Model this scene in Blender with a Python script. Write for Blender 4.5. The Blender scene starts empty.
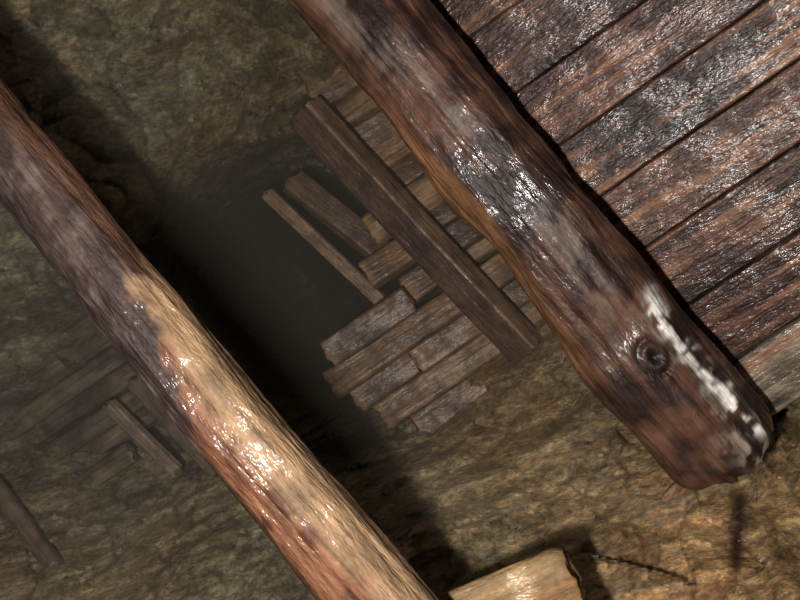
import bpy, math, random, bmesh
import numpy as np
from mathutils import Vector, noise
random.seed(4)
scene=bpy.context.scene
scene.view_settings.view_transform='Standard'
EYE=1.6; F=778.0
def S(u,v,d): return Vector(((u-400)/F*d, d, EYE+(300-v)/F*d))
def lin(r,g,b):
    f=lambda c:(c/255/12.92) if c<=10 else ((c/255+0.055)/1.055)**2.4
    return np.array([f(r),f(g),f(b)])
def nz(x,y,z,o=4): return noise.fractal(Vector((x,y,z)),1.0,2.0,o)
def sm(a,b,x):
    t=min(1,max(0,(x-a)/(b-a))); return t*t*(3-2*t)
def mix(a,b,t): return a*(1-t)+b*t

# ---------------- materials ----------------
def newmat(name):
    m=bpy.data.materials.new(name); m.use_nodes=True
    nt=m.node_tree; return m,nt,nt.nodes,nt.links,nt.nodes['Principled BSDF']
def ramp(N,pts):
    r=N.new('ShaderNodeValToRGB'); e=r.color_ramp.elements
    while len(e)<len(pts): e.new(0.5)
    for i,(p,c) in enumerate(pts):
        e[i].position=p; e[i].color=(c[0],c[1],c[2],1) if hasattr(c,'__len__') else (c,c,c,1)
    return r
def wood_mat(name,rough=0.4,grainb=0.003,dropb=0.006,across=55,along=3.0,spec=0.5,coat=1.0,coatr=0.2,drop=(75,22),cov=(0.45,0.56)):
    m,nt,N,L,b=newmat(name)
    uv=N.new('ShaderNodeUVMap'); uv.uv_map='UVMap'
    mp=N.new('ShaderNodeMapping'); mp.inputs['Scale'].default_value=(across,along,1)
    L.new(uv.outputs[0],mp.inputs[0])
    n1=N.new('ShaderNodeTexNoise'); n1.inputs['Scale'].default_value=1; n1.inputs['Detail'].default_value=6; n1.inputs['Roughness'].default_value=0.65
    n1.inputs['Distortion'].default_value=0.4
    L.new(mp.outputs[0],n1.inputs['Vector'])
    tc=N.new('ShaderNodeTexCoord')
    n2=N.new('ShaderNodeTexNoise'); n2.inputs['Scale'].default_value=11; n2.inputs['Detail'].default_value=7; n2.inputs['Roughness'].default_value=0.65
    L.new(tc.outputs['Object'],n2.inputs['Vector'])
    mp3=N.new('ShaderNodeMapping'); mp3.inputs['Scale'].default_value=(drop[0],drop[1],1)
    L.new(uv.outputs[0],mp3.inputs[0])
    n3=N.new('ShaderNodeTexNoise'); n3.inputs['Scale'].default_value=1; n3.inputs['Detail'].default_value=2.5; n3.inputs['Roughness'].default_value=0.6
    L.new(mp3.outputs[0],n3.inputs['Vector'])
    at=N.new('ShaderNodeAttribute'); at.attribute_name='Col'
    r1=ramp(N,[(0.3,0.4),(0.46,0.9),(0.58,1.1),(0.75,1.5)]); L.new(n1.outputs['Fac'],r1.inputs[0])
    r2=ramp(N,[(0.34,0.55),(0.52,1.0),(0.68,1.35)]); L.new(n2.outputs['Fac'],r2.inputs[0])
    m1=N.new('ShaderNodeMix'); m1.data_type='RGBA'; m1.blend_type='MULTIPLY'; m1.inputs[0].default_value=1
    m2=N.new('ShaderNodeMix'); m2.data_type='RGBA'; m2.blend_type='MULTIPLY'; m2.inputs[0].default_value=1
    L.new(at.outputs['Color'],m1.inputs[6]); L.new(r1.outputs[0],m1.inputs[7])
    L.new(m1.outputs[2],m2.inputs[6]); L.new(r2.outputs[0],m2.inputs[7])
    L.new(m2.outputs[2],b.inputs['Base Color'])
    b.inputs['Roughness'].default_value=rough
    b.inputs['Specular IOR Level'].default_value=spec
    b1=N.new('ShaderNodeBump'); b1.inputs['Strength'].default_value=1; b1.inputs['Distance'].default_value=grainb
    L.new(n1.outputs['Fac'],b1.inputs['Height'])
    b2=N.new('ShaderNodeBump'); b2.inputs['Strength'].default_value=1; b2.inputs['Distance'].default_value=dropb
    L.new(n3.outputs['Fac'],b2.inputs['Height']); L.new(b1.outputs[0],b2.inputs['Normal'])
    L.new(b2.outputs[0],b.inputs['Normal'])
    r4=ramp(N,[(cov[0],0.0),(cov[1],coat)]); L.new(n2.outputs['Fac'],r4.inputs[0])
    L.new(r4.outputs[0],b.inputs['Coat Weight'])
    b.inputs['Coat Roughness'].default_value=coatr; b.inputs['Coat IOR'].default_value=1.6
    L.new(b2.outputs[0],b.inputs['Coat Normal'])
    return m
W_LOG=wood_mat('wet_log_wood',rough=0.48,spec=0.35,coatr=0.16,cov=(0.47,0.58),coat=0.9)
W_NEAR=wood_mat('wet_peeled_log_wood',rough=0.6,spec=0.25,coatr=0.15,cov=(0.49,0.60),coat=0.75,dropb=0.009)
W_PLANK=wood_mat('wet_plank_wood',rough=0.42,across=40,along=5,spec=0.4,coatr=0.18,dropb=0.0075,cov=(0.46,0.58),drop=(65,28))
W_DRY=wood_mat('damp_wood',rough=0.5,across=50,spec=0.4,coat=0.6,coatr=0.3)

def rock_mat():
    m,nt,N,L,b=newmat('wet_mine_rock')
    tc=N.new('ShaderNodeTexCoord')
    mp=N.new('ShaderNodeMapping'); mp.inputs['Rotation'].default_value=(0.0,math.radians(22),0.0)
    L.new(tc.outputs['Object'],mp.inputs[0])
    mp2=N.new('ShaderNodeMapping'); mp2.inputs['Scale'].default_value=(0.7,0.8,1.9)
    L.new(mp.outputs[0],mp2.inputs[0])
    def noi(sc,det,src,r=0.6,ty='FBM'):
        n=N.new('ShaderNodeTexNoise'); n.noise_type=ty; n.inputs['Scale'].default_value=sc; n.inputs['Detail'].default_value=det
        n.inputs['Roughness'].default_value=r
        L.new(src,n.inputs['Vector']); return n
    a=noi(1.4,10,tc.outputs['Object'],0.75); c=noi(8,7,mp2.outputs[0],0.72); d=noi(36,5,mp2.outputs[0],0.75)
    e=noi(0.8,4,tc.outputs['Object'])
    at=N.new('ShaderNodeAttribute'); at.attribute_name='Col'
    r1=ramp(N,[(0.35,0.6),(0.5,1.0),(0.65,1.4)]); L.new(a.outputs['Fac'],r1.inputs[0])
    r2=ramp(N,[(0.32,(0.4,0.37,0.34)),(0.5,(1,1,1)),(0.68,(1.8,1.8,1.75))]); L.new(c.outputs['Fac'],r2.inputs[0])
    r3=ramp(N,[(0.38,(0.88,1.0,1.0)),(0.6,(1.12,1.0,0.82))]); L.new(e.outputs['Fac'],r3.inputs[0])
    r5=ramp(N,[(0.36,(0.45,0.45,0.45)),(0.5,(1.0,1.0,1.0)),(0.64,(1.8,1.75,1.65))]); L.new(d.outputs['Fac'],r5.inputs[0])
    prev=at.outputs['Color']
    for r in (r1,r2,r3,r5):
        mm=N.new('ShaderNodeMix'); mm.data_type='RGBA'; mm.blend_type='MULTIPLY'; mm.inputs[0].default_value=1
        L.new(prev,mm.inputs[6]); L.new(r.outputs[0],mm.inputs[7]); prev=mm.outputs[2]
    L.new(prev,b.inputs['Base Color'])
    b.inputs['Roughness'].default_value=0.45
    b.inputs['Specular IOR Level'].default_value=0.5
    prevn=None
    for out,di in ((c.outputs['Fac'],0.035),(d.outputs['Fac'],0.008)):
        bb=N.new('ShaderNodeBump'); bb.inputs['Strength'].default_value=1; bb.inputs['Distance'].default_value=di
        L.new(out,bb.inputs['Height'])
        if prevn: L.new(prevn,bb.inputs['Normal'])
        prevn=bb.outputs[0]
    L.new(prevn,b.inputs['Normal'])
    r6=ramp(N,[(0.40,0.0),(0.50,1.0)]); L.new(a.outputs['Fac'],r6.inputs[0]); L.new(r6.outputs[0],b.inputs['Coat Weight'])
    b.inputs['Coat Roughness'].default_value=0.18; b.inputs['Coat IOR'].default_value=1.65; L.new(prevn,b.inputs['Coat Normal'])
    return m
ROCK=rock_mat()

# ---------------- timber builder ----------------
def rectpt(f,a,b_,ch):
    ch=min(ch,0.45*min(a,b_))
    P=[(a,-b_+ch),(a,b_-ch),(a-ch,b_),(-a+ch,b_),(-a,b_-ch),(-a,-b_+ch),(-a+ch,-b_),(a-ch,-b_)]
    L=[math.dist(P[i],P[(i+1)%8]) for i in range(8)]; s=f*sum(L)
    for i in range(8):
        if s<=L[i]:
            k=s/L[i]; p=P[i];q=P[(i+1)%8]; return p[0]+(q[0]-p[0])*k,p[1]+(q[1]-p[1])*k
        s-=L[i]
    return P[0]
def timber(name,pts,rad,colfn,mat,seed=0,nl=120,na=64,rect=None,rot=0.0,lump=0.06,grain=0.02,
           knots=(),parent=None,endround=0.02,ragged=0.0,split=0.0,cham=0.12):
    P=[Vector(p) for p in pts]; n=len(P)
    def cr(arr,t):
        x=t*(n-1); i=min(int(x),n-2); f=x-i
        p1=arr[i];p2=arr[i+1]
        p0=arr[i-1] if i>0 else p1*2-p2
        p3=arr[i+2] if i+2<n else p2*2-p1
        return 0.5*((2*p1)+(p2-p0)*f+(2*p0-5*p1+4*p2-p3)*f*f+(3*p1-p0-3*p2+p3)*f*f*f)
    cs=[cr(P,i/(nl-1)) for i in range(nl)]
    rs=[cr(list(rad),i/(nl-1)) for i in range(nl)]
    T0=(cs[-1]-cs[0]).normalized()
    Bx=(Vector((0,-1,0))-T0*Vector((0,-1,0)).dot(T0)).normalized()
    Ax=T0.cross(Bx).normalized()
    if Ax.dot(Vector((0.77,0,0.64)))<0: Ax=-Ax
    length=(cs[-1]-cs[0]).length
    verts=[];cols=[];uvs=[]
    lens=[0]
    for i in range(1,nl): lens.append(lens[-1]+(cs[i]-cs[i-1]).length)
    def section(i,j,k=1.0,push=0.0):
        t=i/(nl-1); r=rs[i]; l=lens[i]
        de=min(l,length-l)
        if endround>0 and de<endround:
            q=1-de/endround; k*=max(0.5,1-0.35*endround/max(r,1e-4)*q*q)
        if rect is None:
            th=2*math.pi*j/na; c,s=math.cos(th),math.sin(th); x,y=c*r,s*r; base=r
        else:
            x,y=rectpt(j/na,r,r*rect,r*cham); base=r*min(1,rect*1.5)
            h=math.hypot(x,y); c,s=x/h,y/h; th=math.atan2(s,c)
        X=x/r*1.2; Y=y/r*1.2
        ln=nz(X*0.8+seed*7.1,Y*0.8,l*2.2+seed,3)
        gn=nz(X*6+seed,Y*6,l*1.6,3)+0.5*nz(X*14+seed,Y*14,l*3.0,2)
        if split:
            gg=nz(X*4+seed*2,Y*4,l*0.8,2); gn-=split*max(0,1-abs(gg)*14)
        f=lump*ln*base+grain*gn*base
        if rect is None: x+=c*f;y+=s*f
        else:
            if abs(x)>r*0.97: x+=math.copysign(f,x)
            elif abs(y)>r*rect*0.9: y+=math.copysign(f,y)
            else: x+=c*f;y+=s*f
        for (kt,kth,kr,kh) in knots:
            dl=(l-kt*length); da=((th-kth+math.pi)%(2*math.pi)-math.pi)*r
            dd=math.hypot(dl*0.8,da)
            if dd<kr*2.5:
                w=math.exp(-(dd/kr)**2)*kh - 1.1*kh*math.exp(-(dd/(kr*0.38))**2) - 0.5*kh*math.exp(-((dd-kr*0.8)/(kr*0.16))**2)
                x+=c*w;y+=s*w
        if rot:
            cr_,sr_=math.cos(rot),math.sin(rot); x,y=x*cr_-y*sr_,x*sr_+y*cr_
        x*=k;y*=k
        v=cs[i]+Ax*x+Bx*y+T0*push
        if ragged and i in(0,nl-1):
            v+=T0*(ragged*nz(x*25+seed,y*25,seed*3.3,3))*(1 if i else -1)
        return v,th,t,l,x/r,y/r
    def addring(i,k=1,push=0):
        st=len(verts)
        for j in range(na):
            v,th,t,l,sx,sy=section(i,j,k,push)
            verts.append(v)
            kd=1
            for (kt,kth,kr,kh) in knots:
                dd=math.hypot((l-kt*length)*0.8,((th-kth+math.pi)%(2*math.pi)-math.pi)*rs[i])
                g=min(1,kh/0.024)
                kd*=max(0.1,1-g*0.85*math.exp(-(dd/(kr*0.5))**2)-g*0.55*math.exp(-((dd-kr*0.85)/(kr*0.2))**2))
            cols.append(colfn(t,max(-1,min(1,sx)),sy,l,v)*(0.8 if k<1 else 1)*kd)
            uvs.append((j/na*2*math.pi*rs[i]+seed*3.1,l+seed*1.7+(1-k)*0.15))
        return st
    rings=[]
    for k in (0.15,0.5,0.8,0.94): rings.append(addring(0,k,-0.004*(1-k)))
    for i in range(nl): rings.append(addring(i))
    for k in (0.94,0.8,0.5,0.15): rings.append(addring(nl-1,k,0.004*(1-k)))
    faces=[];fuv=[]
    for a,b in zip(rings[:-1],rings[1:]):
        for j in range(na):
            j2=(j+1)%na
            faces.append((a+j,a+j2,b+j2,b+j))
            du=2*math.pi*rad[0]/na
            for q in (a+j,a+j2,b+j2,b+j):
                u,w=uvs[q]
                if j2==0 and q in(a+j2,b+j2): u=uvs[a+j][0]+du
                fuv.append((u,w))
    faces.append(tuple(rings[0]+j for j in range(na)));fuv+= [uvs[rings[0]+j] for j in range(na)]
    faces.append(tuple(rings[-1]+j for j in reversed(range(na))));fuv+=[uvs[rings[-1]+j] for j in reversed(range(na))]
    org=cs[nl//2]
    me=bpy.data.meshes.new(name); me.from_pydata([tuple(v-org) for v in verts],[],faces)
    ca=me.color_attributes.new('Col','FLOAT_COLOR','POINT')
    ca.data.foreach_set('color',np.array([(max(c[0],0),max(c[1],0),max(c[2],0),1) for c in cols],dtype=np.float32).ravel())
    ul=me.uv_layers.new(name='UVMap'); ul.data.foreach_set('uv',np.array(fuv,dtype=np.float32).ravel())
    me.polygons.foreach_set('use_smooth',[True]*len(me.polygons))
    me.materials.append(mat); me.update()
    bm=bmesh.new(); bm.from_mesh(me); bmesh.ops.recalc_face_normals(bm,faces=bm.faces); bm.to_mesh(me); bm.free()
    ob=bpy.data.objects.new(name,me); scene.collection.objects.link(ob); ob.location=org
    if parent: ob.parent=parent
    return ob
def empty(name):
    e=bpy.data.objects.new(name,None); scene.collection.objects.link(e); return e
def px(p,d): return p*d/F

# ---------------- rock ----------------
ctrl=[(-450,-400,1.6),(0,-450,2.4),(500,-450,2.4),(1250,-450,2.2),(-450,100,2.6),(-450,500,2.8),(-450,1000,1.3),(0,1000,1.2),(500,1000,1.0),(1250,1000,1.3),(1250,500,2.0),(1250,0,2.6),
(-150,-60,2.7),(0,0,3.0),(200,0,3.1),(300,60,3.5),(100,100,3.2),(220,140,3.6),(30,220,3.6),(150,200,3.6),
(290,290,22),(260,245,18),(310,320,20),(250,330,12),(205,265,6.0),(325,275,22),(300,240,18),(280,350,9),
(0,330,4.2),(100,400,4.9),(150,480,4.6),(50,500,3.95),(0,600,3.1),(200,590,2.9),(260,500,3.5),(300,420,4.6),
(360,440,4.1),(450,410,4.1),(420,560,2.6),(520,500,2.95),(540,400,3.85),(620,440,3.1),(600,580,2.2),(720,520,2.4),(790,450,2.75),(735,470,2.7),(800,600,2.0),
(700,100,3.4),(800,0,3.2),(500,0,3.8),(420,100,4.9),(450,250,5.2),(350,190,5.6),(800,330,3.1),(640,330,3.6),(400,0,3.8),(950,250,3.0),(950,100,3.0),
(480,760,1.6),(300,760,1.9),(700,760,1.6),(100,760,2.2),(-200,300,3.2)]
gu=np.arange(-600,1401,16.0); gv=np.arange(-560,1121,16.0)
GU,GV=np.meshgrid(gu,gv); num=np.zeros_like(GU);den=np.zeros_like(GU)
for a,b_,c in ctrl:
    w=1/((GU-a)**2+(GV-b_)**2+600.0)**1.5
    num+=w/c;den+=w
G=num/den
def axis(lo,a,b,hi,fine,coarse): return np.concatenate([np.arange(lo,a,coarse),np.arange(a,b,fine),np.arange(b,hi+1,coarse)])
us=axis(-480,-40,840,1280,2.4,10.0); vs=axis(-440,-40,640,1000,2.4,10.0)
def kern(x,g,s):
    K=np.exp(-((x[:,None]-g[None,:])/s)**2/2); return K/K.sum(1,keepdims=True)
D=1/(kern(vs,gv,34.0)@G@kern(us,gu,34.0).T)
U,V=np.meshgrid(us,vs)
sn=Vector((-0.36,0.25,0.90)).normalized(); sa=Vector((0.92,0,0.37)).normalized(); sb=sn.cross(sa)
verts=[];cols=[]
brown=lin(152,126,94)*1.15; grey=lin(146,134,110)*1.1; olive=lin(138,126,98)*0.98
H,Wd=U.shape
NN=noise.noise
def facet(A,B,Cn,fa,fc,tilt,off,warp,sd):
    q=Vector((A*fa+sd,B*fa*0.6,Cn*fc))
    q.x+=warp*NN(Vector((A*fa*2,B*2,Cn*fc*1.5+sd))); q.z+=warp*NN(Vector((A*fa*2+9,B*2,Cn*fc*1.5+sd)))
    dist,pts=noise.voronoi(q)
    rel=q-pts[0]; hv=noise.cell_vector(pts[0]*7.31+Vector((.3,.6,.1)))
    return off*(hv.x-0.5)*2+tilt*(rel.x*(hv.y-0.5)+rel.z*(hv.z-0.5))*2, hv.z
for r in range(H):
    for c in range(Wd):
        u=U[r,c];v=V[r,c];d=D[r,c]
        p=S(u,v,d)
        A=p.dot(sa);B=p.dot(sb);Cn=p.dot(sn)
        n=nz(p.x*0.9,p.y*0.9,p.z*0.9+3,5)
        f1,h1=facet(A,B*0.6,Cn,1.1,2.6,0.24,0.04,0.25,0)
        f2,h2=facet(A,B*0.6,Cn,3.2,7.5,0.14,0.022,0.25,13)
        f3,h3=facet(A,B*0.6,Cn,9,18,0.04,0.006,0.3,31)
        q2=nz(A*0.7+20,B*0.5,Cn*1.2,3)
        fine=nz(A*12,B*8,Cn*22,4)
        amp=min(1.3,d/3)
        dd=d+amp*(-0.09*n+f1+f2+f3-0.010*fine)+0.02
        verts.append(tuple(S(u,v,dd)))
        right=sm(300,560,u+0.35*(v-300)); low=sm(200,420,v)
        col=mix(olive,mix(grey,brown,right),low)
        col=col*(1+0.3*q2)*(0.82+0.36*h1)*(0.82+0.36*h2)
        st=math.exp(-((u-738-0.08*(540-v)-5*n)/9.5)**2)*sm(486,500,v)*(1-sm(560,605,v))
        col=mix(col,lin(62,24,14),min(1,st*1.0))
        cols.append((col[0],col[1],col[2],1))
faces=[(r*Wd+c,r*Wd+c+1,(r+1)*Wd+c+1,(r+1)*Wd+c) for r in range(H-1) for c in range(Wd-1)]
me=bpy.data.meshes.new('wall_back'); me.from_pydata(verts,[],faces)
ca=me.color_attributes.new('Col','FLOAT_COLOR','POINT'); ca.data.foreach_set('color',np.array(cols,dtype=np.float32).ravel())
me.polygons.foreach_set('use_smooth',[True]*len(me.polygons)); me.materials.append(ROCK)
ob=bpy.data.objects.new('wall_back',me); scene.collection.objects.link(ob)

# ---------------- near prop log ----------------
dk=lin(66,50,46); pinkgrey=lin(104,88,82); tan=lin(205,164,124); orange=lin(166,112,82); brn=lin(88,60,44)
def col_near(t,s,f,l,v):
    n=nz(v.x*6,v.y*6,v.z*6,4); n2=nz(v.x*22+4,v.y*22,v.z*16,5); g=nz(s*5,f*5,l*2.5,4)
    up=mix(dk,pinkgrey,sm(-0.05,0.6,0.6*n2+0.6*g))
    up=mix(up,brn,sm(0.45,0.9,s+0.25*n))
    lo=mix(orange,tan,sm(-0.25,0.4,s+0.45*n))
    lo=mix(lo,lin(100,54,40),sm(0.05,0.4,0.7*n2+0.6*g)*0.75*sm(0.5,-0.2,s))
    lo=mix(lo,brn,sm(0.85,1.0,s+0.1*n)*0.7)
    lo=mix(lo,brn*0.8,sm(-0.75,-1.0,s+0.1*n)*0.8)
    edge=0.56-0.08*s+0.05*n
    w=sm(edge-0.015,edge+0.03,t+0.03*n2)
    return mix(up*0.75,lo*0.45,w)
ptsn=[(-330,-290),(-130,-50),(-42,84),(43,191),(138,308),(223,414),(308,513),(390,612),(495,735)]
rp=[34,35,35,36,38,40,42,44,46]
timber('mine_prop_log',[S(u,v,1.55) for (u,v) in ptsn],[px(r,1.55) for r in rp],col_near,W_NEAR,seed=1,nl=440,na=120,lump=0.17,grain=0.03,split=0.6)

# ---------------- big prop log ----------------
red=lin(100,68,54); dkr=lin(48,32,28); gr=lin(126,112,102); wht=lin(240,235,225); org=lin(150,106,72)
def col_big(t,s,f,l,v):
    n=nz(v.x*5+8,v.y*5,v.z*5,4); n2=nz(v.x*16+4,v.y*16,v.z*16,5); g=nz(s*5,f*5,l*2.0,4)
    c=mix(dkr,red,sm(-0.3,0.4,0.7*n+0.3*n2+0.5*g))
    band=math.exp(-((s+0.30+0.3*math.sin(t*7))/0.26)**2)*sm(0.12,0.25,t)*(1-sm(0.72,0.82,t))
    c=mix(c,gr,min(1,band*sm(-0.1,0.35,0.5*n2+0.8*g)*0.75))
    c=mix(c,org,sm(-0.76,-0.95,s+0.1*n)*sm(0.38,0.5,t)*(1-sm(0.78,0.86,t))*0.7)
    c=c*0.9
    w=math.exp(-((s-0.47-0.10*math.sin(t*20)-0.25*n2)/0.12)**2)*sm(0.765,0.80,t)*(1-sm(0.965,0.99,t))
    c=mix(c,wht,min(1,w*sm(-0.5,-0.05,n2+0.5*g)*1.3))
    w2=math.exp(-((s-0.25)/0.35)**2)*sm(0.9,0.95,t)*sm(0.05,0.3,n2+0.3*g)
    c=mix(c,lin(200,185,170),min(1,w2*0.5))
    return c
ptsb=[(200,-200),(282,-95),(365,8),(460,125),(552,238),(636,348),(728,456)]
db=[2.2,2.18,2.16,2.16,2.17,2.2,2.24]
rb=[48,50,51,53,54,58,56]
timber('mine_prop_log',[S(u,v,d) for (u,v),d in zip(ptsb,db)],[px(r,d) for r,d in zip(rb,db)],col_big,W_LOG,seed=5,nl=440,na=120,lump=0.17,grain=0.035,split=0.7,
  knots=((0.83,math.acos(-0.05),0.05,0.024),),endround=0.05,ragged=0.03)

# ---------------- roof lagging ----------------
lag=empty('plank_lagging')
seams=[(300,-115),(355,-62),(407,-10),(460,45),(510,97),(555,148),(598,197),(642,249),(690,303),(735,359),(778,412)]
for i in range(len(seams)-1):
    a=seams[i];b=seams[i+1]; m=((a[0]+b[0])/2,(a[1]+b[1])/2)
    k=i/9; dx,dy=0.80+0.04*k,-0.60+0.05*k; q=math.hypot(dx,dy);dx/=q;dy/=q
    wpx=abs((b[0]-a[0])*(-dy)+(b[1]-a[1])*dx)
    s0=(m[0]-dx*62,m[1]-dy*62)
    pts=[];rad=[]; off=random.uniform(-0.018,0.018)
    for e in range(4):
        L_=e/3*430; d=2.50-0.00135*L_+off+random.uniform(-0.006,0.006)
        pts.append(S(s0[0]+dx*L_,s0[1]+dy*L_,d)); rad.append(px(wpx/2*0.985,d))
    base=[lin(120,78,62),lin(94,64,54),lin(128,86,66),lin(104,72,60)][i%4]*0.8
    if i==9: base=lin(165,145,122)
    def cp(t,s,f,l,v,base=base,i=i):
        n=nz(v.x*4+i*3,v.y*4,v.z*4,4); g=nz(s*4+i*7,l*2.2,i*1.3,5)
        c=mix(base*0.4,base*1.1,sm(-0.35,0.35,0.6*n+0.8*g))
        c=mix(c,lin(160,112,80),sm(0.2,0.65,g+0.5*n)*0.7)
        g2=nz(s*1.5+i*5,l*0.9,i*2.2,2); c=c*(1-0.7*max(0,1-abs(g2)*16))
        return c*(1-0.5*sm(0.92,1.0,abs(s)))
    timber('plank_%d'%(i+1),pts,rad,cp,W_PLANK,seed=20+i,nl=240,na=110,rect=0.14,lump=0.2,grain=0.07,split=0.8,parent=lag,endround=0.0,ragged=0.02,cham=0.03,rot=random.uniform(-0.07,0.07))

# ---------------- far lagging with staggered ends ----------------
def inv(p,q): return (p*0.83+q*0.555, -p*0.555+q*0.83)
def boards(parent,rows,d_of,bases,hw,single=()):
    for i,(q,p0,p1) in enumerate(rows):
        d0=d_of(i,q); base=bases[(i*3)%len(bases)]
        cuts=[p0]
        if p1-p0>150 and i%2: cuts.append(p0+random.uniform(60,110))
        cuts.append(p1)
        for jx in range(len(cuts)-1):
            qq=q+random.uniform(-2,2); dj=d0+random.uniform(-0.04,0.04)
            a=inv(cuts[jx],qq);b=inv(cuts[jx+1]-1,qq+random.uniform(-3,3))
            bb=base*random.uniform(0.75,1.1)
            def cf(t,s,f,l,v,base=bb,i=i):
                n=nz(v.x*4+i*3,v.y*4,v.z*4,4)
                c=mix(base*0.5,base*1.1,sm(-0.4,0.4,n))
                return mix(base*1.35,c,sm(0.0,0.05,l))
            rd=q in single
            timber('board_%d_%d'%(i+1,jx+1),[S(a[0],a[1],dj),S((a[0]+b[0])/2,(a[1]+b[1])/2,dj),S(b[0],b[1],dj)],[px(17 if rd else hw,dj)]*3,cf,W_DRY,seed=50+i+jx*20+int(abs(p0))%7,nl=50,na=56,
               rect=None if rd else (0.6+0.25*(i%2)),rot=random.uniform(-0.35,0.05),lump=0.15,grain=0.06,split=0.3,parent=parent,endround=0.05 if rd else 0.0,ragged=0.015,cham=0.12)
far=empty('board_lagging')
rows=[(234,215,350),(262,205,350),(290,212,350),(318,208,350),(345,214,350),(371,212,350),(398,178,350),(424,198,350),(436,152,215),(452,205,350),(468,176,350),(478,76,176),(505,62,350),(532,74,350),(559,86,350),(586,110,350)]
boards(far,rows,lambda i,q:(3.98+0.05*(i%2)) if q>475 else 4.15+0.03*(i%3),[lin(162,122,88),lin(136,102,74),lin(174,136,100),lin(148,112,82)],14.0,single=(398,))
low=empty('board_lagging')
rows2=[(322,-215,-40),(342,-190,-40),(362,-235,-50),(384,-205,-60),(405,-240,-75),(426,-215,-100),(447,-250,-140)]
boards(low,rows2,lambda i,q:4.45+0.05*(i%2)-0.035*i,[lin(134,118,96),lin(112,98,80),lin(142,126,102)],10.2)

# ---------------- squared beam across the far lagging ----------------
def plain(base,vary=0.35,k=1.0):
    def c(t,s,f,l,v):
        n=nz(v.x*5+1,v.y*5,v.z*5,4)
        return base*(1+vary*n)*k
    return c
def cbeam(t,s,f,l,v):
    n=nz(v.x*5+1,v.y*5,v.z*5,4)
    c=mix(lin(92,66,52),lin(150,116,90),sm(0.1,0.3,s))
    return c*(1+0.4*n)
timber('squared_timber_beam',[S(304,110,3.75),S(416,232,3.75),S(529,352,3.75)],[px(16,3.75)]*3,cbeam,W_DRY,seed=80,nl=140,na=72,rect=0.9,rot=0.6,lump=0.05,grain=0.03,endround=0.0,ragged=0.02,cham=0.08)

timber('wooden_board',[S(266,192,4.4),S(324,247,4.4),S(382,302,4.4)],[px(7,4.4)]*3,plain(lin(155,120,92)),W_DRY,seed=90,nl=80,na=40,rect=0.5,rot=0.3,lump=0.1,ragged=0.04)
timber('wooden_board',[S(292,180,4.5),S(346,224,4.5),S(400,268,4.5)],[px(13,4.5)]*3,plain(lin(120,94,72)),W_DRY,seed=91,nl=80,na=40,rect=0.6,rot=-0.4,lump=0.1,ragged=0.02)
timber('wooden_board',[S(108,403,3.9),S(142,437,3.9),S(178,472,3.9)],[px(7,3.9)]*3,plain(lin(140,120,100)),W_DRY,seed=92,nl=60,na=40,rect=0.6,rot=0.3,lump=0.1,ragged=0.03)
timber('wooden_board',[S(135,378,4.0),S(176,424,4.0),S(218,470,4.0)],[px(10,4.0)]*3,plain(lin(114,98,82)),W_DRY,seed=93,nl=60,na=40,rect=0.6,rot=0.3,lump=0.1,ragged=0.03)
timber('wooden_post',[S(-40,440,3.7),S(12,508,3.6),S(56,568,3.5)],[px(9,3.6)]*3,plain(lin(112,94,78)),W_DRY,seed=94,nl=80,na=40,lump=0.12)

# ---------------- sawn stub bottom ----------------
def cst(t,s,f,l,v):
    n=nz(v.x*6+1,v.y*6,v.z*6,4)
    return mix(lin(190,140,92),lin(212,172,122),sm(0.5,0.75,s))*(1+0.25*n)*0.45
timber('sawn_timber_stub',[S(318,702,1.80),S(446,645,1.78),S(580,588,1.75)],[px(44,1.78)]*3,cst,W_NEAR,seed=97,nl=160,na=96,rect=0.8,rot=-0.35,lump=0.05,grain=0.02,endround=0.03,ragged=0.015,cham=0.1)
timber('wooden_wedge',[S(662,500,2.40),S(677,489,2.40),S(698,472,2.43)],[0.010,0.02,0.028],plain(lin(120,84,54)),W_DRY,seed=98,nl=50,na=40,rect=0.5,lump=0.1)

# ---------------- damp mist filling the far part of the stope ----------------
mm,nt,N,L,b=newmat('water_mist'); N.remove(b)
vs_=N.new('ShaderNodeVolumeScatter'); vs_.inputs['Density'].default_value=0.05; vs_.inputs['Color'].default_value=(0.95,0.86,0.74,1)
L.new(vs_.outputs[0],N['Material Output'].inputs['Volume'])
me=bpy.data.meshes.new('mine_mist'); bm=bmesh.new(); bmesh.ops.create_icosphere(bm,subdivisions=5,radius=1); bm.to_mesh(me); bm.free()
me.materials.append(mm); ob=bpy.data.objects.new('mine_mist',me); scene.collection.objects.link(ob)
ob.location=(-1.9,4.3,1.2); ob.scale=(3.6,2.5,3.0)

# ---------------- light ----------------
ld=bpy.data.lights.new('camera_flash','POINT'); ld.energy=225; ld.shadow_soft_size=0.03; ld.color=(1,0.965,0.915)
lo=bpy.data.objects.new('camera_flash',ld); lo.location=(-0.16,0.0,EYE-0.14); scene.collection.objects.link(lo)
w=bpy.data.worlds.new('mine_air'); scene.world=w; w.use_nodes=True
w.node_tree.nodes['Background'].inputs[0].default_value=(0.9,0.8,0.7,1); w.node_tree.nodes['Background'].inputs[1].default_value=0.04

cam=bpy.data.cameras.new('camera'); cam.lens=36*F/800; cam.sensor_width=36; cam.clip_start=0.02
co=bpy.data.objects.new('camera',cam); co.location=(0,0,EYE); co.rotation_euler=(math.pi/2,0,0)
scene.collection.objects.link(co); scene.camera=co
